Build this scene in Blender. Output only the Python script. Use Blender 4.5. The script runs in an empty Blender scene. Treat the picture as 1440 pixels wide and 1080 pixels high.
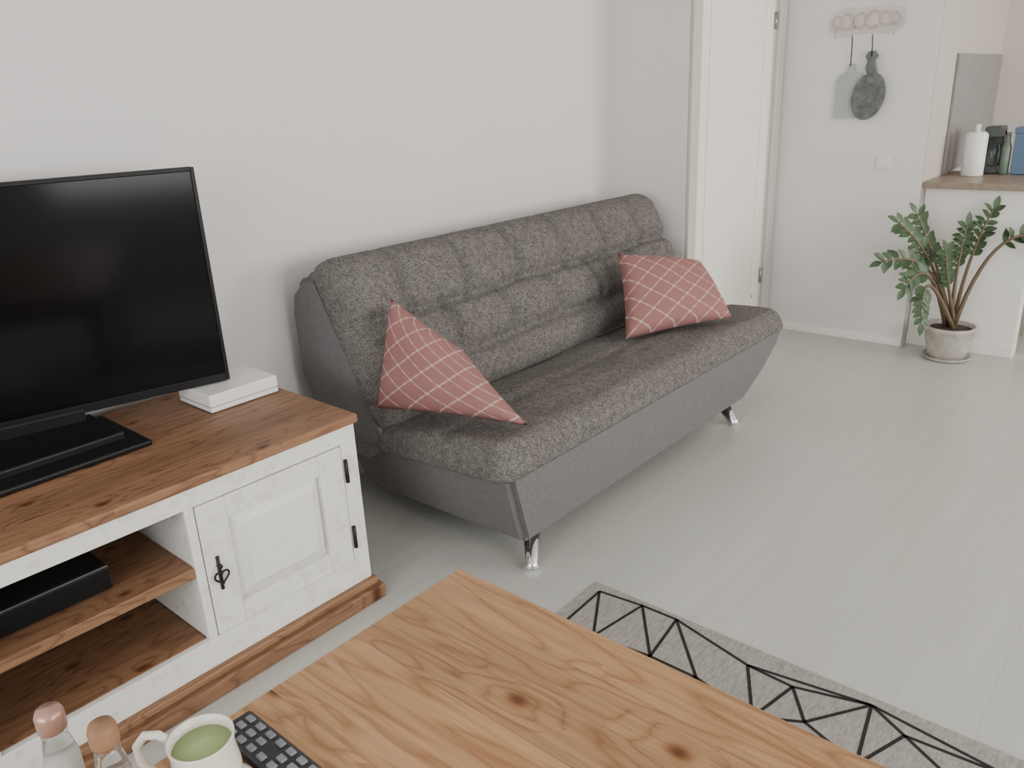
import bpy, bmesh, math, random
from mathutils import Vector, Matrix, geometry, noise
random.seed(7)
C=bpy.context.scene.collection

# ---------------------------------------------------------------- materials
def newmat(name):
    m=bpy.data.materials.new(name); m.use_nodes=True
    nt=m.node_tree; b=nt.nodes['Principled BSDF']
    return m,nt,b
def N(nt,t,**kw):
    n=nt.nodes.new(t)
    for k,v in kw.items():
        if k in n.inputs.keys(): n.inputs[k].default_value=v
        else: setattr(n,k,v)
    return n
def ramp(nt,stops):
    r=nt.nodes.new('ShaderNodeValToRGB'); e=r.color_ramp.elements
    while len(e)<len(stops): e.new(0.5)
    for i,(p,c) in enumerate(stops):
        e[i].position=p; e[i].color=(*c,1)
    return r
def coords(nt,scale=(1,1,1),kind='Object',rot=(0,0,0)):
    t=nt.nodes.new('ShaderNodeTexCoord'); mp=nt.nodes.new('ShaderNodeMapping')
    mp.inputs['Scale'].default_value=scale; mp.inputs['Rotation'].default_value=rot
    nt.links.new(t.outputs[kind],mp.inputs['Vector']); return mp.outputs[0]
def bump(nt,b,src,strength=.3,dist=.01):
    n=N(nt,'ShaderNodeBump',Strength=strength,Distance=dist)
    nt.links.new(src,n.inputs['Height']); nt.links.new(n.outputs[0],b.inputs['Normal'])
def flat(name,col,rough=.5,metal=0,var=.06,scale=8,spec=.5,bmp=0):
    m,nt,b=newmat(name)
    v=coords(nt); n=N(nt,'ShaderNodeTexNoise',Scale=scale,Detail=4)
    nt.links.new(v,n.inputs['Vector'])
    r=ramp(nt,[(.3,tuple(c*(1-var) for c in col)),(.7,tuple(min(1,c*(1+var)) for c in col))])
    nt.links.new(n.outputs['Fac'],r.inputs[0]); nt.links.new(r.outputs[0],b.inputs['Base Color'])
    b.inputs['Roughness'].default_value=rough; b.inputs['Metallic'].default_value=metal
    b.inputs['Specular IOR Level'].default_value=spec
    if bmp: bump(nt,b,n.outputs['Fac'],bmp,.01)
    return m
def wood(name,dark,mid,light,axis='X',rough=.45,knots=True,board=.145,kn=.45):
    m,nt,b=newmat(name)
    def mth(op,a,bb=None):
        n=N(nt,'ShaderNodeMath',operation=op)
        for i,x in enumerate((a,bb)):
            if x is None: continue
            if isinstance(x,(int,float)): n.inputs[i].default_value=x
            else: nt.links.new(x,n.inputs[i])
        return n.outputs[0]
    def mul(a,bb,fac=1.0):
        mx=N(nt,'ShaderNodeMix',data_type='RGBA',blend_type='MULTIPLY')
        if isinstance(fac,float): mx.inputs[0].default_value=fac
        else: nt.links.new(fac,mx.inputs[0])
        nt.links.new(a,mx.inputs[6]); nt.links.new(bb,mx.inputs[7]); return mx.outputs[2]
    t=N(nt,'ShaderNodeTexCoord'); sep=N(nt,'ShaderNodeSeparateXYZ'); nt.links.new(t.outputs['Object'],sep.inputs[0])
    along=sep.outputs[0 if axis=='X' else 1]; across=sep.outputs[1 if axis=='X' else 0]; zz=sep.outputs[2]
    bi=mth('MULTIPLY',across,1/board); fr=mth('FRACT',bi); fl=mth('FLOOR',bi)
    wn=N(nt,'ShaderNodeTexWhiteNoise',noise_dimensions='1D'); nt.links.new(fl,wn.inputs['W'])
    off=mth('MULTIPLY',wn.outputs['Value'],17.0)
    cmb=N(nt,'ShaderNodeCombineXYZ')
    nt.links.new(mth('ADD',along,off),cmb.inputs[0]); nt.links.new(across,cmb.inputs[1]); nt.links.new(zz,cmb.inputs[2])
    V=cmb.outputs[0]
    def mapped(sc):
        mp=N(nt,'ShaderNodeMapping'); mp.inputs['Scale'].default_value=sc; nt.links.new(V,mp.inputs['Vector']); return mp.outputs[0]
    vo=N(nt,'ShaderNodeTexVoronoi',Scale=1.0,voronoi_dimensions='2D'); nt.links.new(mapped((5.0,8.5,4)),vo.inputs['Vector'])
    sc=N(nt,'ShaderNodeSeparateColor'); nt.links.new(vo.outputs['Color'],sc.inputs[0])
    sel=mth('GREATER_THAN',sc.outputs[0],kn)
    kd=mth('MULTIPLY',mth('SUBTRACT',0.5,mth('MINIMUM',vo.outputs['Distance'],0.5)),sel)
    wv=N(nt,'ShaderNodeTexNoise',Scale=1.0,Detail=3,Roughness=.5,Distortion=.3); nt.links.new(mapped((1.0,7,5)),wv.inputs['Vector'])
    ph=mth('ADD',mth('MULTIPLY',wv.outputs['Fac'],14.0),mth('MULTIPLY',kd,4.0))
    rings=mth('ABSOLUTE',mth('SINE',mth('MULTIPLY',ph,3.14159)))
    r=ramp(nt,[(0,dark),(.22,mid),(.75,light),(1,light)]); nt.links.new(rings,r.inputs[0])
    n1=N(nt,'ShaderNodeTexNoise',Scale=1.0,Detail=6,Roughness=.65); nt.links.new(mapped((1.6,16,10)),n1.inputs['Vector'])
    rb=ramp(nt,[(.3,mid),(.65,light)]); nt.links.new(n1.outputs['Fac'],rb.inputs[0])
    mxx=N(nt,'ShaderNodeMix',data_type='RGBA'); mxx.inputs[0].default_value=.42
    nt.links.new(r.outputs[0],mxx.inputs[6]); nt.links.new(rb.outputs[0],mxx.inputs[7]); col=mxx.outputs[2]
    n2=N(nt,'ShaderNodeTexNoise',Scale=1.0,Detail=4,Roughness=.6); nt.links.new(mapped((6,150,90)),n2.inputs['Vector'])
    r2=ramp(nt,[(.3,(.68,.65,.62)),(.6,(1.06,1.06,1.05))]); nt.links.new(n2.outputs['Fac'],r2.inputs[0])
    col=mul(col,r2.outputs[0],.75)
    if knots:
        kr=ramp(nt,[(.03,(.34,.23,.17)),(.07,(.60,.49,.41)),(.12,(.92,.89,.86)),(.17,(1,1,1))]); nt.links.new(vo.outputs['Distance'],kr.inputs[0])
        col=mul(col,kr.outputs[0],sel)
    br=ramp(nt,[(0,(.55,.48,.43)),(.014,(1,1,1))]); nt.links.new(fr,br.inputs[0])
    col=mul(col,br.outputs[0],.6)
    wr=ramp(nt,[(0,(.86,.85,.84)),(1,(1.08,1.08,1.08))]); nt.links.new(wn.outputs['Value'],wr.inputs[0])
    col=mul(col,wr.outputs[0],1.0)
    nt.links.new(col,b.inputs['Base Color'])
    b.inputs['Roughness'].default_value=rough; b.inputs['Specular IOR Level'].default_value=.35
    bump(nt,b,n2.outputs['Fac'],.12,.003)
    return m
def tweed(name):
    m,nt,b=newmat(name)
    v=coords(nt,(150,75,150))
    n=N(nt,'ShaderNodeTexVoronoi',Scale=1.5); nt.links.new(v,n.inputs['Vector'])
    r=ramp(nt,[(.15,(.222,.207,.194)),(.45,(.158,.147,.138)),(.8,(.100,.093,.088))])
    nt.links.new(n.outputs['Distance'],r.inputs[0])
    v2=coords(nt,(1,1,1)); n2=N(nt,'ShaderNodeTexNoise',Scale=45,Detail=3); nt.links.new(v2,n2.inputs['Vector'])
    r2=ramp(nt,[(.35,(.84,.84,.84)),(.65,(1.12,1.12,1.12))]); nt.links.new(n2.outputs['Fac'],r2.inputs[0])
    mx=N(nt,'ShaderNodeMix',data_type='RGBA',blend_type='MULTIPLY'); mx.inputs[0].default_value=1
    nt.links.new(r.outputs[0],mx.inputs[6]); nt.links.new(r2.outputs[0],mx.inputs[7])
    nt.links.new(mx.outputs[2],b.inputs['Base Color'])
    b.inputs['Roughness'].default_value=.95; b.inputs['Specular IOR Level'].default_value=.12
    bump(nt,b,n.outputs['Distance'],.35,.003)
    return m
def lattice(name):
    m,nt,b=newmat(name)
    t=N(nt,'ShaderNodeTexCoord'); sep=N(nt,'ShaderNodeSeparateXYZ'); nt.links.new(t.outputs['UV'],sep.inputs[0])
    def mth(op,a,bb=None):
        n=N(nt,'ShaderNodeMath',operation=op)
        for i,x in enumerate((a,bb)):
            if x is None: continue
            if isinstance(x,(int,float)): n.inputs[i].default_value=x
            else: nt.links.new(x,n.inputs[i])
        return n.outputs[0]
    k=2*math.pi*4.5
    u,v=sep.outputs[0],sep.outputs[1]
    ca=mth('COSINE',mth('MULTIPLY',u,k)); cb=mth('COSINE',mth('MULTIPLY',v,k))
    c3a=mth('COSINE',mth('MULTIPLY',u,3*k)); c3b=mth('COSINE',mth('MULTIPLY',v,3*k))
    # trellis: diagonal net with ogee wobble
    f=mth('ADD',mth('ADD',ca,cb),mth('MULTIPLY',mth('ADD',c3a,c3b),.16))
    l=mth('ABSOLUTE',f)
    r=ramp(nt,[(.10,(.50,.345,.325)),(.24,(.305,.145,.138))]); nt.links.new(l,r.inputs[0])
    nt.links.new(r.outputs[0],b.inputs['Base Color']); b.inputs['Roughness'].default_value=.9
    b.inputs['Specular IOR Level'].default_value=.2
    n=N(nt,'ShaderNodeTexNoise',Scale=160.0); bump(nt,b,n.outputs['Fac'],.25,.003)
    return m
def wallmat(name,col):
    return flat(name,col,rough=.75,var=.012,scale=1.5,spec=.3,bmp=.02)
def paint_distressed(name):
    m,nt,b=newmat(name)
    v=coords(nt,(5,5,16)); n=N(nt,'ShaderNodeTexNoise',Scale=2.6,Detail=6,Roughness=.6); nt.links.new(v,n.inputs['Vector'])
    r=ramp(nt,[(.20,(.46,.39,.31)),(.235,(.77,.755,.715)),(.5,(.80,.79,.755)),(.7,(.82,.81,.78))])
    nt.links.new(n.outputs['Fac'],r.inputs[0])
    g=N(nt,'ShaderNodeNewGeometry'); pr=ramp(nt,[(.55,(0,0,0)),(.64,(1,1,1))]); nt.links.new(g.outputs['Pointiness'],pr.inputs[0])
    v3=coords(nt); n2=N(nt,'ShaderNodeTexNoise',Scale=30,Detail=5); nt.links.new(v3,n2.inputs['Vector'])
    nr=ramp(nt,[(.54,(0,0,0)),(.62,(.8,.8,.8))]); nt.links.new(n2.outputs['Fac'],nr.inputs[0])
    mm=N(nt,'ShaderNodeMath',operation='MULTIPLY'); nt.links.new(pr.outputs[0],mm.inputs[0]); nt.links.new(nr.outputs[0],mm.inputs[1])
    mx=N(nt,'ShaderNodeMix',data_type='RGBA'); nt.links.new(mm.outputs[0],mx.inputs[0]); nt.links.new(r.outputs[0],mx.inputs[6]); mx.inputs[7].default_value=(.36,.28,.21,1)
    nt.links.new(mx.outputs[2],b.inputs['Base Color'])
    b.inputs['Roughness'].default_value=.5; bump(nt,b,n.outputs['Fac'],.03,.002)
    return m
def floormat():
    m,nt,b=newmat('floor_planks')
    v=coords(nt,(1,1,1),rot=(0,0,math.radians(90)))
    br=N(nt,'ShaderNodeTexBrick',Scale=1.0); br.offset=.37
    br.inputs['Color1'].default_value=(.490,.495,.458,1); br.inputs['Color2'].default_value=(.508,.512,.476,1)
    br.inputs['Mortar'].default_value=(.42,.42,.385,1); br.inputs['Mortar Size'].default_value=.0014
    br.inputs['Mortar Smooth'].default_value=.3
    br.inputs['Brick Width'].default_value=1.25; br.inputs['Row Height'].default_value=.19
    nt.links.new(v,br.inputs['Vector'])
    n=N(nt,'ShaderNodeTexNoise',Scale=1.2,Detail=5); v2=coords(nt,(14,1.2,1)); nt.links.new(v2,n.inputs['Vector'])
    r=ramp(nt,[(.3,(.95,.95,.95)),(.7,(1.03,1.03,1.03))]); nt.links.new(n.outputs['Fac'],r.inputs[0])
    mx=N(nt,'ShaderNodeMix',data_type='RGBA',blend_type='MULTIPLY'); mx.inputs[0].default_value=1
    nt.links.new(br.outputs['Color'],mx.inputs[6]); nt.links.new(r.outputs[0],mx.inputs[7])
    nt.links.new(mx.outputs[2],b.inputs['Base Color'])
    b.inputs['Roughness'].default_value=.30; b.inputs['Specular IOR Level'].default_value=.5
    return m

M={}
M['wall']=wallmat('wall_paint',(.75,.73,.728))
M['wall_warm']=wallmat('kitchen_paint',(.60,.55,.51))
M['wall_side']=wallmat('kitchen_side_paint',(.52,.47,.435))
M['white']=flat('white_gloss_paint',(.87,.86,.82),.35,var=.01)
M['trim']=flat('trim_paint',(.56,.52,.46),.45,var=.02)
M['door']=flat('door_paint',(.90,.88,.80),.35,var=.01)
M['ceiling']=wallmat('ceiling_paint',(.8,.79,.77))
M['floor']=floormat()
M['tweed']=tweed('grey_tweed')
M['plain']=flat('grey_plain_fabric',(.165,.162,.164),.9,var=.08,scale=60,spec=.15,bmp=.1)
M['pillow']=lattice('pink_lattice_fabric')
M['pine']=wood('honey_pine',(.24,.110,.044),(.36,.190,.088),(.47,.275,.142),'X',.42)
M['brown']=wood('brown_wood',(.095,.044,.022),(.20,.100,.053),(.285,.155,.086),'Y',.5,board=.12)
M['distress']=paint_distressed('distressed_white')
M['chrome']=flat('chrome',(.8,.8,.8),.12,1,var=.01)
M['iron']=flat('black_iron',(.03,.028,.025),.5,.6)
M['tvblack']=flat('tv_plastic',(.007,.007,.008),.4,var=.0,spec=.25)
M['screen']=flat('tv_screen',(.003,.003,.004),.12,var=.0,spec=.2)
M['plastic']=flat('white_plastic',(.80,.79,.78),.4,var=.01)
M['blackp']=flat('black_plastic',(.015,.015,.016),.4)
M['key']=flat('remote_keys',(.20,.21,.23),.5)
M['teal']=flat('pale_teal_board',(.40,.43,.41),.7,var=.08)
M['slate']=flat('slate_board',(.13,.14,.137),.7,var=.35,scale=30)
M['rack']=flat('pinkish_rack',(.64,.585,.56),.6)
M['scroll']=flat('rack_scrolls',(.54,.47,.45),.6)
M['green']=flat('zz_leaf',(.045,.085,.035),.45,var=.35,scale=14)
M['stem']=flat('zz_stem',(.14,.10,.06),.5)
M['pot']=flat('stone_pot',(.44,.41,.37),.75,var=.2,scale=25,bmp=.2)
M['soil']=flat('potting_soil',(.05,.035,.025),.95,bmp=.5,scale=60)
M['cream']=flat('cream_ceramic',(.76,.72,.64),.2,var=.01)
M['matcha']=flat('green_tea',(.36,.48,.20),.25,var=.03)
M['copper']=flat('copper_cap',(.42,.25,.20),.35,.5)
M['cork']=flat('cork_cap',(.26,.14,.075),.6,var=.2,scale=60)
M['salt']=flat('salt',(.66,.63,.60),.8)
M['pepper']=flat('spice',(.42,.34,.29),.9,var=.5,scale=300)
M['counter']=flat('counter_top',(.27,.21,.16),.4,var=.15,scale=40)
M['greytile']=flat('grey_board',(.25,.24,.235),.5)
M['blue']=flat('blue_box',(.10,.17,.28),.5)
M['darkteal']=flat('dark_machine',(.05,.065,.06),.4)
M['jar']=flat('green_jar',(.12,.17,.13),.3)
M['line']=flat('rug_line',(.012,.0115,.011),.9)
M['brass']=flat('hinge_metal',(.35,.33,.3),.3,.9)
def glassmat():
    m,nt,b=newmat('clear_glass'); b.inputs['Base Color'].default_value=(.95,.97,.96,1)
    b.inputs['Roughness'].default_value=.03; b.inputs['Transmission Weight'].default_value=1; b.inputs['IOR'].default_value=1.3
    return m
M['glass']=glassmat()
def rugmat():
    m,nt,b=newmat('rug_weave')
    v=coords(nt,(110,26,50)); n=N(nt,'ShaderNodeTexNoise',Scale=1.4,Detail=6,Roughness=.75); nt.links.new(v,n.inputs['Vector'])
    r=ramp(nt,[(.3,(.20,.185,.165)),(.5,(.31,.295,.27)),(.7,(.41,.395,.365))]); nt.links.new(n.outputs['Fac'],r.inputs[0])
    nt.links.new(r.outputs[0],b.inputs['Base Color']); b.inputs['Roughness'].default_value=.95
    bump(nt,b,n.outputs['Fac'],.4,.004); return m
M['rug']=rugmat()

# ---------------------------------------------------------------- mesh helpers
def link(o,parent=None):
    C.objects.link(o)
    if parent: o.parent=parent
    return o
def empty(name):
    e=bpy.data.objects.new(name,None); e.empty_display_size=.1; C.objects.link(e); return e
def mesh(name,verts,faces,mat,parent=None,smooth=False):
    me=bpy.data.meshes.new(name); me.from_pydata([tuple(v) for v in verts],[],faces); me.update()
    bm=bmesh.new(); bm.from_mesh(me); bmesh.ops.recalc_face_normals(bm,faces=bm.faces); bm.to_mesh(me); bm.free()
    mats=mat if isinstance(mat,(list,tuple)) else [mat]
    for q in mats: me.materials.append(M[q])
    if smooth:
        for p in me.polygons: p.use_smooth=True
    return link(bpy.data.objects.new(name,me),parent)
def boxes(name,lst,mat,parent=None,bevel=.004,seg=2):
    bm=bmesh.new()
    for (x0,x1,y0,y1,z0,z1) in lst:
        r=bmesh.ops.create_cube(bm,size=1)
        for v in r['verts']:
            v.co=Vector(((x0+x1)/2+v.co.x*(x1-x0),(y0+y1)/2+v.co.y*(y1-y0),(z0+z1)/2+v.co.z*(z1-z0)))
    if bevel: bmesh.ops.bevel(bm,geom=list(bm.edges),offset=bevel,segments=seg,affect='EDGES',profile=.5)
    me=bpy.data.meshes.new(name); bm.to_mesh(me); bm.free(); me.materials.append(M[mat])
    return link(bpy.data.objects.new(name,me),parent)
def lathe(name,prof,center,mat,parent=None,seg=40,cap=False):
    vs=[];fs=[]
    for r,z in prof:
        for i in range(seg):
            a=2*math.pi*i/seg; vs.append((center[0]+r*math.cos(a),center[1]+r*math.sin(a),center[2]+z))
    n=len(prof)
    for j in range(n-1):
        for i in range(seg):
            fs.append((j*seg+i,j*seg+(i+1)%seg,(j+1)*seg+(i+1)%seg,(j+1)*seg+i))
    fs.append(tuple(range(seg))[::-1])
    if cap: fs.append(tuple(range((n-1)*seg,n*seg)))
    return mesh(name,vs,fs,mat,parent,True)
def tube_data(pts,rads,seg=8):
    vs=[];fs=[]
    pts=[Vector(p) for p in pts]
    for k,p in enumerate(pts):
        d=(pts[min(k+1,len(pts)-1)]-pts[max(k-1,0)]).normalized()
        a=d.orthogonal().normalized() if k==0 else (pa-d*pa.dot(d)).normalized()
        pa=a; b=d.cross(a)
        for i in range(seg):
            t=2*math.pi*i/seg; vs.append(p+(a*math.cos(t)+b*math.sin(t))*rads[k])
    for k in range(len(pts)-1):
        for i in range(seg):
            fs.append((k*seg+i,k*seg+(i+1)%seg,(k+1)*seg+(i+1)%seg,(k+1)*seg+i))
    fs.append(tuple(range(seg))[::-1]); fs.append(tuple(range((len(pts)-1)*seg,len(pts)*seg)))
    return vs,fs
def tubes(name,lst,mat,parent=None,seg=8):
    V=[];F=[]
    for pts,r in lst:
        v,f=tube_data(pts,r if isinstance(r,list) else [r]*len(pts),seg)
        o=len(V); V+=v; F+=[tuple(i+o for i in q) for q in f]
    return mesh(name,V,F,mat,parent,True)
def extrude_outline(name,pts2,origin,U,V,Nn,thick,mat,parent=None):
    O=Vector(origin);U=Vector(U);V=Vector(V);Nn=Vector(Nn)
    n=len(pts2); vs=[O+U*a+V*b for a,b in pts2]+[O+U*a+V*b+Nn*thick for a,b in pts2]
    fs=[tuple(range(n))[::-1],tuple(range(n,2*n))]+[(i,(i+1)%n,n+(i+1)%n,n+i) for i in range(n)]
    return mesh(name,vs,fs,mat,parent)

# ---------------------------------------------------------------- room shell
H=2.6
WX=-2.575; PY=3.80; DX=-2.10; BY=4.92; KX=-1.25; KY=6.44; RX=2.9; NY=-2.4
boxes('floor',[(WX-.1,RX+.1,NY-.1,KY+.1,-.1,0)],'floor',bevel=0)
boxes('ceiling',[(WX-.1,RX+.1,NY-.1,KY+.1,H,H+.1)],'ceiling',bevel=0)
boxes('wall_left',[(WX-.1,WX,NY-.1,PY,0,H)],'wall',bevel=0)
boxes('wall_pier',[(WX-.1,DX,PY,3.90,0,H)],'wall',bevel=0)
boxes('wall_pier_far',[(WX-.1,DX,4.80,BY,0,H)],'wall',bevel=0)
boxes('wall_lintel',[(WX-.1,DX,3.90,4.80,2.105,H)],'wall',bevel=0)
boxes('wall_back',[(WX-.1,KX,BY,KY+.1,0,H)],'wall',bevel=0)
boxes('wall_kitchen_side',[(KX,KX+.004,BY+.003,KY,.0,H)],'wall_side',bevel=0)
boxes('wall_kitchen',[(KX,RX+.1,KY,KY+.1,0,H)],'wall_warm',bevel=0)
boxes('wall_right',[(RX,RX+.1,NY,KY,0,.85),(RX,RX+.1,NY,KY,2.3,H),(RX,RX+.1,NY,.2,.85,2.3),(RX,RX+.1,2.8,4.3,.85,2.3),(RX,RX+.1,5.9,KY,.85,2.3)],'wall',bevel=0)
boxes('wall_front',[(WX-.1,RX+.1,NY-.1,NY,0,.85),(WX-.1,RX+.1,NY-.1,NY,2.3,H),(WX-.1,-1.7,NY-.1,NY,.85,2.3),(1.6,RX+.1,NY-.1,NY,.85,2.3)],'wall',bevel=0)
def win(name,lst): boxes(name,lst,'white',bevel=.003)
win('window_1',[(RX+.02,RX+.07,.2,2.8,.85,.91),(RX+.02,RX+.07,.2,2.8,2.24,2.3),(RX+.02,RX+.07,.2,.26,.91,2.24),(RX+.02,RX+.07,2.74,2.8,.91,2.24),(RX+.02,RX+.07,1.47,1.53,.91,2.24)])
win('window_2',[(-1.7,1.6,NY-.07,NY-.02,.85,.91),(-1.7,1.6,NY-.07,NY-.02,2.24,2.3),(-1.7,-1.64,NY-.07,NY-.02,.91,2.24),(1.54,1.6,NY-.07,NY-.02,.91,2.24),(-.08,-.02,NY-.07,NY-.02,.91,2.24)])
win('window_3',[(RX+.02,RX+.07,4.3,5.9,.85,.91),(RX+.02,RX+.07,4.3,5.9,2.24,2.3),(RX+.02,RX+.07,4.3,4.36,.91,2.24),(RX+.02,RX+.07,5.84,5.9,.91,2.24)])
boxes('baseboard_back',[(DX+.005,KX,BY-.014,BY,0,.05)],'white',bevel=.003)
boxes('baseboard_left',[(WX,WX+.014,NY,PY,0,.06)],'white',bevel=.003)
d=empty('door_1')
boxes('leaf',[(DX-.045,DX-.004,3.905,4.795,.008,2.1)],'door',d,.003)
fr=[]
for z0,z1 in((.24,1.96),):
    for (a,b2,c,e) in((4.02,4.69,z0,z0+.02),(4.02,4.69,z1-.02,z1),(4.02,4.04,z0,z1),(4.67,4.69,z0,z1)):
        fr.append((DX-.004,DX+.003,a,b2,c,e))
boxes('panel_moulding',fr,'door',d,.003)
boxes('trim_1',[(DX,DX+.024,3.806,3.89,0,2.2),(DX,DX+.024,4.81,4.90,0,2.2),(DX,DX+.024,3.89,4.81,2.11,2.2)],'trim',None,.006)
tubes('hinges',[([(DX+.004,4.790,z),(DX+.004,4.790,z+.09)],.008) for z in (.32,1.80)],'brass',d)
k=empty('kitchen_peninsula')
boxes('half_wall',[(KX+.006,-.69,5.0,5.10,0,.92),(-.72,.9,5.5,5.56,0,.92)],'white',k,.004)
boxes('kick_board',[(KX+.006,-.69,4.988,5.0,0,.07)],'white',k,.003)
boxes('worktop',[(KX+.006,.9,4.93,5.58,.92,.955)],'counter',k,.004)
boxes('grey_splash_panel',[(KX+.006,KX+.02,5.3,6.40,.97,1.62)],'greytile',None,.002)
lathe('paper_towel_roll',[(.055,0),(.058,.004),(.058,.225),(.045,.24),(.014,.24),(.014,.28),(0,.285)],(-1.09,5.32,.956),'plastic',None)
cm=empty('coffee_machine')
boxes('body',[(-1.07,-.985,5.42,5.56,.956,1.00),(-1.07,-.985,5.50,5.56,1.0,1.20),(-1.07,-.985,5.40,5.56,1.16,1.22)],'darkteal',cm,.008)
lathe('jug',[(.03,0),(.038,.02),(.038,.09),(.03,.12)],(-1.027,5.455,1.0),'glass',cm,24)
boxes('storage_tin',[(-.915,-.79,5.40,5.54,.957,1.19),(-.92,-.785,5.395,5.545,1.18,1.215)],'blue',None,.006)
lathe('green_jar',[(.022,0),(.025,.01),(.025,.15),(.014,.18),(.012,.225),(.014,.23),(0,.233)],(-.95,5.42,.956),'jar',None,24)
rk=empty('hook_rack')
RZ=1.81; RXc=-1.625
out=[]
for i in range(80):
    a=2*math.pi*i/80; ca,sa=math.cos(a),math.sin(a)
    out.append((.20*math.copysign(abs(ca)**.45,ca),(.068+.007*math.cos(10*a))*math.copysign(abs(sa)**.6,sa)))
extrude_outline('plate',out,(RXc,BY-.001,RZ),(1,0,0),(0,0,1),(0,-1,0),.010,'rack',rk)
ov=[]
for i,cx in enumerate((-.16,-.11,-.035,.035,.10,.15)):
    rr=(.024,.032,.030,.036,.028,.022)[i]
    ov.append(([(RXc+cx+rr*math.cos(t),BY-.014,RZ+rr*1.25*math.sin(t)) for t in [j*2*math.pi/18 for j in range(19)]],.0055))
tubes('scrollwork',ov,'scroll',rk)
tubes('hooks',[([(RXc+cx,BY-.012,RZ-.03),(RXc+cx,BY-.04,RZ-.05),(RXc+cx,BY-.045,RZ-.065),(RXc+cx,BY-.03,RZ-.08)],.004) for cx in(-.16,-.065,.045,.15)],'scroll',rk)
pb=empty('pale_cutting_board')
o=[(-.072,0),(.075,.004),(.08,.012),(.078,.20),(.055,.235),(.02,.25),(.018,.29),(-.018,.29),(-.02,.25),(-.055,.235),(-.078,.20),(-.08,.01)]
extrude_outline('board',o,(-1.685,BY-.008,1.30),(1,0,0),(0,0,1),(0,-1,0),.012,'teal',pb)
tubes('cord',[([(-1.69,BY-.024,1.58),(-1.688,BY-.03,1.66),(-1.69,BY-.036,1.73)],.003)],'iron',pb)
sb=empty('slate_serving_board')
o2=[]
for i in range(36):
    a=math.radians(108+i*324/35)
    o2.append((.09*math.cos(a)+.012*math.sin(a),.125+.125*math.sin(a)))
o2+=[(.03,.27),(.02,.31),(.034,.335),(.018,.36),(-.018,.36),(-.034,.335),(-.02,.31),(-.03,.27)]
extrude_outline('board',o2,(-1.575,BY-.026,1.29),(1,0,0),(0,0,1),(0,-1,0),.012,'slate',sb)
tubes('cord',[([(-1.575,BY-.042,1.62),(-1.575,BY-.044,1.68),(-1.58,BY-.044,1.73)],.003)],'iron',sb)
boxes('light_switch',[(-1.50,-1.42,BY-.01,BY,1.02,1.10),(-1.485,-1.435,BY-.016,BY-.01,1.035,1.085)],'plastic',None,.002)

# ---------------------------------------------------------------- sofa
sofa=empty('sofa_bed')
def samples(L,r,n):
    s=[]
    for i in range(9): s.append(r*(1-math.cos(math.pi/2*i/9)))
    for i in range(n+1): s.append(r+(L-2*r)*i/n)
    for i in range(8,-1,-1): s.append(L-r*(1-math.cos(math.pi/2*i/9)))
    return s
def edge(d,r):
    if d>=r: return 1
    return math.sqrt(max(0,1-(1-d/r)**2))
def slab(name,O,S,T,Nn,L,W,th,r,mat,parent,fn=None,ns=70,ntt=26,back=.025,corner=0):
    O=Vector(O);S=Vector(S).normalized();T=Vector(T).normalized();Nn=Vector(Nn).normalized()
    ss=samples(L,r,ns); tt=samples(W,r,ntt)
    vs=[];fs=[];a=len(ss);b=len(tt)
    def plan(s,t):
        if not corner: return s,t
        ds=min(s,L-s); dt=min(t,W-t)
        if ds<corner and dt<corner:
            u=1-ds/corner; v=1-dt/corner
            k=max(u,v)/max(1e-6,math.sqrt(u*u+v*v)); k=1+(k-1)*.8
            u*=k; v*=k
            ds2=corner*(1-u); dt2=corner*(1-v)
            s=ds2 if s<L/2 else L-ds2; t=dt2 if t<W/2 else W-dt2
        return s,t
    for sg in (1,0):
        for s in ss:
            for t in tt:
                if sg:
                    e=edge(min(s,L-s),r)*edge(min(t,W-t),r); h=th*e
                    if fn: h+=fn(s,t)*e
                    h+=e*(.007*noise.noise(Vector((s*5,t*7,th*31)))+.004*noise.noise(Vector((s*14,t*17,th*57))))
                else:
                    h=-back*edge(min(s,L-s),r*.5)*edge(min(t,W-t),r*.5)
                ps,pt=plan(s,t)
                vs.append(O+S*ps+T*pt+Nn*h)
    n0=a*b
    for i in range(a-1):
        for j in range(b-1):
            fs.append((i*b+j,i*b+j+1,(i+1)*b+j+1,(i+1)*b+j))
            fs.append(tuple(n0+q for q in (i*b+j,(i+1)*b+j,(i+1)*b+j+1,i*b+j+1)))
    me=mesh(name,vs,fs,mat,parent,True)
    bm=bmesh.new(); bm.from_mesh(me.data); bmesh.ops.remove_doubles(bm,verts=bm.verts,dist=.0004)
    bmesh.ops.recalc_face_normals(bm,faces=bm.faces); bm.to_mesh(me.data); bm.free()
    for q in me.data.polygons:q.use_smooth=True
    return me
SY0,SY1=1.615,3.72
SL=SY1-SY0
def g(x,w): return math.exp(-(x/w)**2)
vx=[.27+i*(SL-.54)/5 for i in range(6)]
def backfn(s,t):
    h=0
    if t>.17:
        up = t>.37
        sh = 0 if up else (SL-.54)/10
        f=min(1,(t-.17)/.03)
        for i,x in enumerate(vx):
            xx=x+sh+.008*math.sin(t*25+i)
            if xx>SL-.2: continue
            h-=.032*g(s-xx,.022)*f
    h-=.028*g(t-.17-.006*math.sin(s*8),.024)+.026*g(t-.37-.006*math.sin(s*7+1),.022)
    h+=.014*math.sin(math.pi*min(1,max(0,(t-.17)/.2)))+.016*math.sin(math.pi*min(1,max(0,(t-.37)/.24)))
    return h
def seatfn(s,t):
    return .020*math.sin(math.pi*s/SL)*math.sin(math.pi*min(1,t/.62))+.005*math.sin(s*9+t*7)-.006*g(t-.31,.025)
tb=Vector((-.27,0,.53)).normalized(); nb=Vector((tb.z,0,-tb.x))
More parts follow.
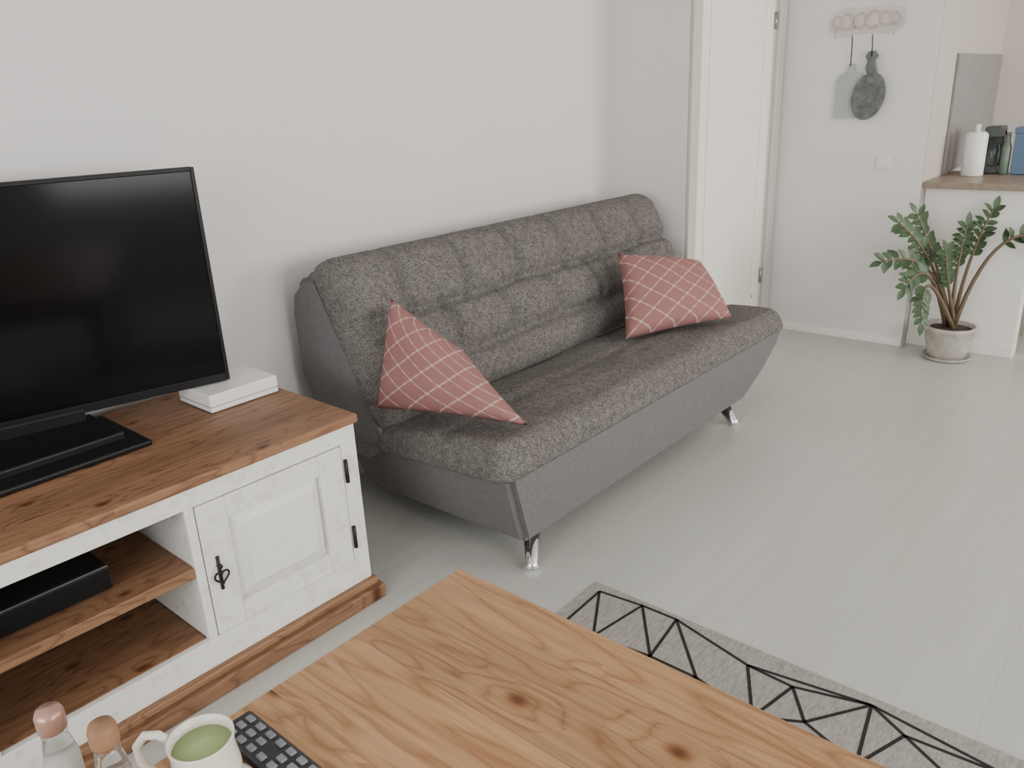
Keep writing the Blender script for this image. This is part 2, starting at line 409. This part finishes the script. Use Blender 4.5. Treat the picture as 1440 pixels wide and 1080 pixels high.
slab('back_cushion',(-2.065,SY0,.405),(0,1,0),tb,nb,SL,.645,.120,.095,'tweed',sofa,backfn,ns=130,ntt=52,corner=.08)
prof=[(-1.99,.34),(-2.06,.44),(-2.345,.955),(-2.44,.93),(-2.515,.87),(-2.535,.78),(-2.53,.55),(-2.47,.40),(-2.34,.27),(-2.15,.25)]
def shell():
    bm=bmesh.new(); a=[bm.verts.new((x,SY0+.012,z)) for x,z in prof]; b=[bm.verts.new((x,SY1-.02,z)) for x,z in prof]
    n=len(prof); bm.faces.new(a); bm.faces.new(b[::-1])
    for i in range(n): bm.faces.new((a[i],b[i],b[(i+1)%n],a[(i+1)%n]))
    bmesh.ops.recalc_face_normals(bm,faces=bm.faces)
    bmesh.ops.bevel(bm,geom=list(bm.edges),offset=.032,segments=5,affect='EDGES',clamp_overlap=True)
    me=bpy.data.meshes.new('back_shell');bm.to_mesh(me);bm.free();me.materials.append(M['plain'])
    for q in me.polygons:q.use_smooth=True
    try: me.set_sharp_from_angle(angle=math.radians(50))
    except Exception: pass
    link(bpy.data.objects.new('back_shell',me),sofa)
shell()
tsv=Vector((-1,0,-.07)).normalized(); nsv=Vector((-.07,0,1)).normalized()
slab('seat_cushion',(-1.472,SY0,.388),(0,1,0),tsv,nsv,SL,.66,.093,.07,'tweed',sofa,seatfn,ns=90,ntt=30,corner=.07,back=.02)
def base():
    rings=[(.378,.34,-1.480,-2.30,1.64,3.69),(.30,.28,-1.486,-2.30,1.665,3.65),(.19,.18,-1.50,-2.29,1.705,3.52),(.092,.088,-1.515,-2.27,1.745,3.36)]
    bm=bmesh.new(); R=[]
    for z,zb,x0,x1,y0,y1 in rings:
        R.append([bm.verts.new(q) for q in((x0,y0,z),(x0,y1,z),(x1,y1,zb),(x1,y0-.02,zb))])
    for a,b in zip(R,R[1:]):
        for i in range(4): bm.faces.new((a[i],a[(i+1)%4],b[(i+1)%4],b[i]))
    bm.faces.new(R[0]);bm.faces.new(R[-1][::-1])
    bmesh.ops.recalc_face_normals(bm,faces=bm.faces)
    ed=[e for e in bm.edges if abs(e.verts[0].co.z-e.verts[1].co.z)>.05 or max(e.verts[0].co.z,e.verts[1].co.z)<.12]
    bmesh.ops.bevel(bm,geom=ed,offset=.022,segments=4,affect='EDGES')
    me=bpy.data.meshes.new('base');bm.to_mesh(me);bm.free();me.materials.append(M['plain'])
    for q in me.polygons:q.use_smooth=True
    link(bpy.data.objects.new('storage_base',me),sofa)
    try: me.set_sharp_from_angle(angle=math.radians(40))
    except Exception: pass
base()
lg=[]
for (x,y,dx,dy) in((-1.560,1.83,.055,-.075),(-1.59,3.27,.075,.01),(-2.20,1.95,-.03,-.03),(-2.20,3.22,-.03,.05)):
    lg.append(([(x,y,.11),(x+dx*.9,y+dy*.9,.014),(x+dx,y+dy,.001)],[.031,.023,.030]))
tubes('chrome_legs',lg,'chrome',sofa,20)

def pillow(name,A,B,Cc,D,th,side):
    A,B,Cc,D=map(Vector,(A,B,Cc,D)); n=28
    nrm=((Cc-A).cross(D-B)).normalized()
    if nrm.dot(Vector(side))<0: nrm=-nrm
    ctr=(A+B+Cc+D)/4
    vs=[];fs=[];uv=[]
    for sgn in(1,-1):
        for i in range(n+1):
            for j in range(n+1):
                u=i/n;v=j/n
                p=A.lerp(B,u).lerp(D.lerp(Cc,u),v)
                pin=.05*(math.sin(math.pi*u)*(abs(2*v-1)**3)+math.sin(math.pi*v)*(abs(2*u-1)**3))
                p=p+(ctr-p)*pin
                h=th*.5*(max(0,16*u*v*(1-u)*(1-v)))**.42*(1+.10*noise.noise(Vector((u*4,v*4,th*9))))
                vs.append(p+nrm*h*sgn*(1.15 if sgn>0 else .8)); uv.append((u,v))
    m=(n+1)**2
    for k in range(2):
        for i in range(n):
            for j in range(n):
                q=(k*m+i*(n+1)+j,k*m+i*(n+1)+j+1,k*m+(i+1)*(n+1)+j+1,k*m+(i+1)*(n+1)+j)
                fs.append(q if k else q[::-1])
    me=bpy.data.meshes.new(name); me.from_pydata([tuple(v) for v in vs],[],fs)
    ul=me.uv_layers.new(name='UVMap')
    for lp in me.loops: ul.data[lp.index].uv=uv[lp.vertex_index]
    me.materials.append(M['pillow'])
    for q in me.polygons:q.use_smooth=True
    bm=bmesh.new();bm.from_mesh(me);bmesh.ops.remove_doubles(bm,verts=bm.verts,dist=.0005);bmesh.ops.recalc_face_normals(bm,faces=bm.faces);bm.to_mesh(me);bm.free()
    return link(bpy.data.objects.new(name,me))
pillow('throw_pillow',(-2.055,1.72,.875),(-2.05,1.60,.515),(-1.525,1.79,.508),(-1.80,1.79,.715),.16,(.6,-.6,.5))
pillow('throw_pillow',(-2.00,3.02,.81),(-1.80,2.78,.50),(-1.555,3.29,.515),(-1.78,3.38,.735),.15,(1,-.3,.5))

# ---------------------------------------------------------------- tv stand
ts=empty('tv_stand')
FX=-1.82; BX=-2.47; Y1=1.332; Y0=-.30; TZ=.635
boxes('top',[(BX-.01,FX+.010,Y0-.02,Y1+.012,TZ-.028,TZ)],'brown',ts,.006,3)
W=[(FX-.02,FX,Y0,Y1,.553,TZ-.028),(FX-.02,FX,Y0,Y1,.075,.160),
   (FX-.02,FX,1.275,Y1,.160,.553),(FX-.02,FX,.783,.808,.160,.553),(FX-.02,FX,.25,.275,.160,.553),(FX-.02,FX,Y0,Y0+.075,.160,.553),
   (BX,FX-.02,Y1-.022,Y1,.075,TZ-.028),(BX,FX-.02,Y0,Y0+.022,.075,TZ-.028),
   (BX,FX-.02,.785,.806,.160,TZ-.028),(BX,FX-.02,.253,.275,.160,TZ-.028),
   (BX,BX+.012,Y0,Y1,.075,TZ-.028)]
boxes('carcass',W,'distress',ts,.002)
boxes('shelves',[(BX+.012,FX-.004,.275,.785,.355,.385),(BX+.012,FX-.02,.275,.785,.135,.161)],'brown',ts,.003)
boxes('plinth',[(BX,FX+.035,Y0-.02,Y1+.025,0,.05),(BX,FX+.018,Y0-.01,Y1+.012,.05,.075)],'brown',ts,.006)
for nm,a,b in(('door_right',.808,1.275),('door_left',-.225,.25)):
    P=empty(nm);P.parent=ts
    z0,z1=.163,.550
    w=.085; wz=.062
    boxes('frame',[(FX-.018,FX+.004,a+.003,a+w,z0,z1),(FX-.018,FX+.004,b-w,b-.003,z0,z1),(FX-.018,FX+.004,a+w,b-w,z0,z0+wz),(FX-.018,FX+.004,a+w,b-w,z1-wz,z1)],'distress',P,.003)
    y0,y1,c0,c1=a+w,b-w,z0+wz,z1-wz; i=.034
    vs=[(FX-.016,y0,c0),(FX-.016,y1,c0),(FX-.016,y1,c1),(FX-.016,y0,c1),
        (FX+.003,y0+i,c0+i),(FX+.003,y1-i,c0+i),(FX+.003,y1-i,c1-i),(FX+.003,y0+i,c1-i),
        (FX+.013,y0+i+.006,c0+i+.006),(FX+.013,y1-i-.006,c0+i+.006),(FX+.013,y1-i-.006,c1-i-.006),(FX+.013,y0+i+.006,c1-i-.006)]
    fs=[(k,(k+1)%4,4+(k+1)%4,4+k) for k in range(4)]+[(4+k,4+(k+1)%4,8+(k+1)%4,8+k) for k in range(4)]+[(8,9,10,11)]
    mesh('raised_panel',vs,fs,'distress',P)
    hy=a+.035 if nm=='door_right' else b-.035
    zc=.345
    ring=[]
    for j in range(25):
        t=2*math.pi*j/24
        ring.append((FX+.014,hy+.0013*16*math.sin(t)**3,zc-.010+.0013*(13*math.cos(t)-5*math.cos(2*t)-2*math.cos(3*t)-math.cos(4*t))))
    tubes('pull',[(ring,.003),([(FX+.004,hy,zc+.022),(FX+.018,hy,zc+.022)],.006),([(FX+.006,hy,zc+.05),(FX+.006,hy,zc-.05)],[.005,.005])],'iron',P)
    ye=b+.008 if nm=='door_right' else a-.008
    tubes('hinges',[([(FX+.006,ye,z),(FX+.006,ye,z+.075)],.006) for z in(.205,.43)],'iron',P)
sb2=empty('set_top_box')
boxes('case',[(-2.18,-1.90,.28,.61,.391,.458)],'blackp',sb2,.006)
boxes('front_panel',[(-1.90,-1.896,.285,.605,.397,.453)],'tvblack',sb2,.002)
boxes('feet',[(-2.15,-2.12,.33,.36,.3855,.391),(-1.95,-1.92,.33,.36,.3855,.391),(-2.15,-2.12,.54,.57,.3855,.391),(-1.95,-1.92,.54,.57,.3855,.391)],'blackp',sb2,.001)

# ---------------------------------------------------------------- tv
tv=empty('television')
ang=math.atan2(.14,.61)
Rz=Matrix.Rotation(-ang,4,'Z')
RB=Vector((-2.262,1.203,0))
def tvpart(name,lst,mat,bev=.004):
    o=boxes(name,lst,mat,tv,bev)
    o.data.transform(Matrix.Translation(RB)@Rz)
    return o
z0,z1=.697,1.350
tvpart('housing',[(-.035,0,-1.12,0,z0,z1)],'tvblack',.006)
tvpart('rear_bulge',[(-.055,-.035,-.85,-.17,z0+.06,z1-.2)],'tvblack',.008)
tvpart('bezel',[(0,.006,-1.12,-1.106,z0,z1),(0,.006,-.012,0,z0,z1),(0,.006,-1.106,-.012,z1-.012,z1),(0,.008,-1.106,-.012,z0,z0+.026)],'tvblack',.002)
tvpart('screen',[(0,.002,-1.106,-.012,z0+.026,z1-.012)],'screen',.0005)
tvpart('neck',[(-.03,.01,-.78,-.42,.655,.71)],'tvblack',.006)
boxes('stand_base',[(-2.42,-2.10,.33,.86,TZ+.001,TZ+.018),(-2.40,-2.17,.38,.82,TZ+.014,TZ+.040)],'tvblack',tv,.006,3)
rt=empty('router_box')
boxes('case',[(-2.37,-2.175,1.080,1.318,TZ+.002,TZ+.058)],'plastic',rt,.006,3)
boxes('seam',[(-2.371,-2.174,1.079,1.319,TZ+.020,TZ+.022)],'key',rt,.0)

# ---------------------------------------------------------------- table
tb_=empty('dining_table')
TT=.75; tx0,tx1,ty0,ty1=-.855,.78,-.12,.808
boxes('top',[(tx0,tx1,ty0,ty1,TT-.03,TT)],'pine',tb_,.004,3)
boxes('apron',[(tx0+.07,tx1-.07,ty0+.06,ty0+.085,TT-.12,TT-.03),(tx0+.07,tx1-.07,ty1-.085,ty1-.06,TT-.12,TT-.03),(tx0+.06,tx0+.085,ty0+.07,ty1-.07,TT-.12,TT-.03),(tx1-.085,tx1-.06,ty0+.07,ty1-.07,TT-.12,TT-.03)],'pine',tb_,.002)
boxes('legs',[(x,x+.065,y,y+.065,.0075,TT-.03) for x in(tx0+.05,tx1-.115) for y in(ty0+.05,ty1-.115)],'pine',tb_,.004)

mg=empty('tea_mug'); mc=(-.738,.285,TT)
lathe('saucer',[(.03,.001),(.036,.003),(.050,.010),(.052,.012),(.048,.012),(.034,.006),(0,.005)],mc,'cream',mg)
lathe('cup',[(.022,.008),(.028,.01),(.036,.03),(.0375,.055),(.034,.082),(.036,.096),(.0362,.099),(.034,.098),(.032,.082),(.034,.03),(.0,.02)],mc,'cream',mg)
lathe('tea',[(.0,.0835),(.0325,.084),(.0328,.086),(0,.086)],mc,'matcha',mg)
dd=Vector((-.80,-.60,0)).normalized()
hp=[Vector(mc)+dd*a+Vector((0,0,b)) for a,b in((.033,.088),(.048,.100),(.064,.099),(.076,.084),(.076,.062),(.062,.044),(.036,.036))]
tubes('handle',[(hp,.0052)],'cream',mg,12)
for (cx,cy,cap,fil) in((-.818,.172,'copper','salt'),(-.752,.198,'cork','pepper')):
    s=empty('glass_shaker')
    lathe('bottle',[(.016,0),(.018,.004),(.018,.11),(.013,.135),(.0125,.15)],(cx,cy,TT+.001),'glass',s,28,True)
    lathe('contents',[(.0,.004),(.0155,.005),(.0155,.112),(0,.115)],(cx,cy,TT+.001),fil,s,24)
    lathe('cap',[(.0130,.146),(.0142,.148),(.0142,.166),(.012,.172),(.0,.174)],(cx,cy,TT+.001),cap,s,28)
rm=empty('remote_control')
boxes('shell',[(-.825,-.655,.340,.388,TT+.001,TT+.018)],'blackp',rm,.006,3)
ks=[]
for i in range(7):
    for j in range(3):
        if i==3 and j==1: continue
        ks.append((-.812+i*.022,-.799+i*.022,.3455+j*.0135,.3545+j*.0135,TT+.016,TT+.0205))
boxes('buttons',ks,'key',rm,.0015)

# ---------------------------------------------------------------- rug
rg=empty('geometric_rug')
rx0,rx1,ry0,ry1=-1.285,1.0,.22,1.82
boxes('weave',[(rx0,rx1,ry0,ry1,.0,.006)],'rug',rg,.002)
random.seed(33)
pts=[]
step=.165
nx=int((rx1-rx0)/step)+2; ny=int((ry1-ry0)/step)+2
for i in range(nx):
    for j in range(ny):
        x=rx0+.03+i*step+(step/2 if j%2 else 0)+random.uniform(-.06,.06); y=ry1-.03-j*step+random.uniform(-.06,.02)
        pts.append(Vector((min(max(x,rx0+.008),rx1-.008),min(max(y,ry0+.008),ry1-.008))))
res=geometry.delaunay_2d_cdt(pts,[],[],0,1e-5)
V=[];F=[]
for (a,b) in res[1]:
    if random.random()<.10: continue
    p,q=res[0][a],res[0][b]
    if (q-p).length>.34: continue
    d2=(q-p).normalized(); nn=Vector((-d2.y,d2.x))*.0044
    k0=len(V)
    for w in(p+nn,p-nn,q-nn,q+nn): V.append((w.x,w.y,.0062))
    for w in(p+nn,p-nn,q-nn,q+nn): V.append((w.x,w.y,.0070))
    F+=[(k0+4,k0+5,k0+6,k0+7),(k0,k0+1,k0+5,k0+4),(k0+1,k0+2,k0+6,k0+5),(k0+2,k0+3,k0+7,k0+6),(k0+3,k0,k0+4,k0+7)]
mesh('line_pattern',V,F,'line',rg)

# ---------------------------------------------------------------- plant
random.seed(5)
pl=empty('potted_zz_plant'); pc=(-.985,4.835,0)
lathe('pot',[(.085,.002),(.095,.01),(.105,.05),(.120,.12),(.128,.165),(.133,.17),(.133,.19),(.12,.19),(.115,.165),(.0,.16)],pc,'pot',pl)
lathe('saucer',[(.10,.0),(.120,.003),(.127,.02),(.122,.02),(.11,.008),(0,.008)],pc,'pot',pl)
lathe('soil',[(0,.150),(.115,.168),(.06,.178),(0,.18)],pc,'soil',pl)
R3=Vector((.758,.65,0)).normalized(); TC=Vector((.65,-.758,0))
stems=[ (-.48,.42,-.16,.50,.12,.5),(-.40,.62,-.12,.42,.08,.55),(-.27,.65,-.09,.34,.0,.6),(-.36,.28,-.20,.50,.16,.55),
 (-.27,.10,-.26,.50,.20,.65),(-.14,.46,-.07,.25,.10,.55),(.0,.58,-.03,.3,.02,.6),(.14,.66,.02,.36,.0,.6),
 (.56,.44,.16,.76,.06,.5)]
LV=[];LF=[];st=[]
def leaf(p,d,up,L,w):
    d=d.normalized(); s=d.cross(up).normalized(); n=s.cross(d).normalized()
    k=len(LV)
    prof=[(0,.10),(.2,.7),(.45,1),(.7,.8),(.9,.35),(1,0.02)]
    for t,wd in prof:
        c=p+d*(L*t)-n*(L*.18*t*t)
        LV.append(c-s*w*wd+n*w*.25*wd); LV.append(c); LV.append(c+s*w*wd+n*w*.25*wd)
    for i in range(len(prof)-1):
        a=k+i*3
        LF.append((a,a+1,a+4,a+3)); LF.append((a+1,a+2,a+5,a+4))
Z0=.17
for (sx,h,mx_,mh,tc,t0) in stems:
    base_=Vector(pc)+Vector((random.uniform(-.03,.03),random.uniform(-.03,.03),Z0))
    tip=Vector(pc)+R3*sx+TC*tc+Vector((0,0,Z0+h))
    mid=Vector(pc)+R3*mx_+TC*(tc*.4)+Vector((0,0,Z0+mh))
    lim=4.87
    tip.y=min(tip.y,lim if tip.x<-1.2 else 4.92); mid.y=min(mid.y,lim)
    P=[]
    for i in range(15):
        t=i/14; P.append(base_*(1-t)**2+mid*2*t*(1-t)+tip*t*t)
    st.append((P,[.011*(1-.8*i/14)+.002 for i in range(15)]))
    nl=8
    for i in range(nl):
        t=t0+(.97-t0)*i/(nl-1); kk=min(13,int(t*14)); f=t*14-kk
        p=P[kk].lerp(P[kk+1],f); dd2=(P[kk+1]-P[kk]).normalized()
        side=dd2.cross(Vector((.75,-.5,.4))).normalized()
        for sg in(-1,1):
            dirv=(side*sg*1.0+dd2*.7+Vector((random.uniform(-.3,.3),random.uniform(-.4,.1),random.uniform(-.15,.2))))
            leaf(p,dirv,Vector((.5,-.6,.7)),random.uniform(.06,.082),random.uniform(.016,.023))
    leaf(P[-1],(P[-1]-P[-2]),Vector((.5,-.6,.7)),.07,.018)
tubes('stems',st,'stem',pl,8)
mesh('leaves',LV,LF,'green',pl,True)

# ---------------------------------------------------------------- light
def area(name,loc,rot,sx,sy,e,col=(1,1,1)):
    l=bpy.data.lights.new(name,'AREA'); l.shape='RECTANGLE'; l.size=sx; l.size_y=sy; l.energy=e; l.color=col
    o=bpy.data.objects.new(name,l); o.location=loc; o.rotation_euler=rot; C.objects.link(o)
area('window_light_right',(RX+.12,1.5,1.58),(0,math.radians(90),0),1.4,2.5,104,(1,.985,.96))
area('window_light_kitchen',(RX+.12,5.1,1.58),(0,math.radians(90),0),1.4,1.5,115,(1,.965,.90))
area('window_light_front',(-.05,NY-.12,1.58),(math.radians(90),0,0),3.2,1.4,90,(1,.99,.985))
w=bpy.data.worlds.new('sky'); bpy.context.scene.world=w; w.use_nodes=True
w.node_tree.nodes['Background'].inputs[0].default_value=(.95,.97,1,1); w.node_tree.nodes['Background'].inputs[1].default_value=1.1

# ---------------------------------------------------------------- camera
f=1119.6; pitch,roll,yaw=map(math.radians,(19.82,-2.66,41.55))
F=Vector((-math.sin(yaw)*math.cos(pitch),math.cos(yaw)*math.cos(pitch),-math.sin(pitch)))
Rt=Vector((math.cos(yaw),math.sin(yaw),0)); U=Rt.cross(F)
r=Rt*math.cos(roll)+U*math.sin(roll); u=-Rt*math.sin(roll)+U*math.cos(roll)
cd=bpy.data.cameras.new('camera'); cam=bpy.data.objects.new('camera',cd); C.objects.link(cam)
cd.sensor_fit='HORIZONTAL'; cd.sensor_width=36; cd.lens=36*f/1440; cd.clip_start=.02
mw=Matrix((r,u,-F)).transposed().to_4x4(); mw.translation=Vector((0,0,1.5)); cam.matrix_world=mw
bpy.context.scene.camera=cam
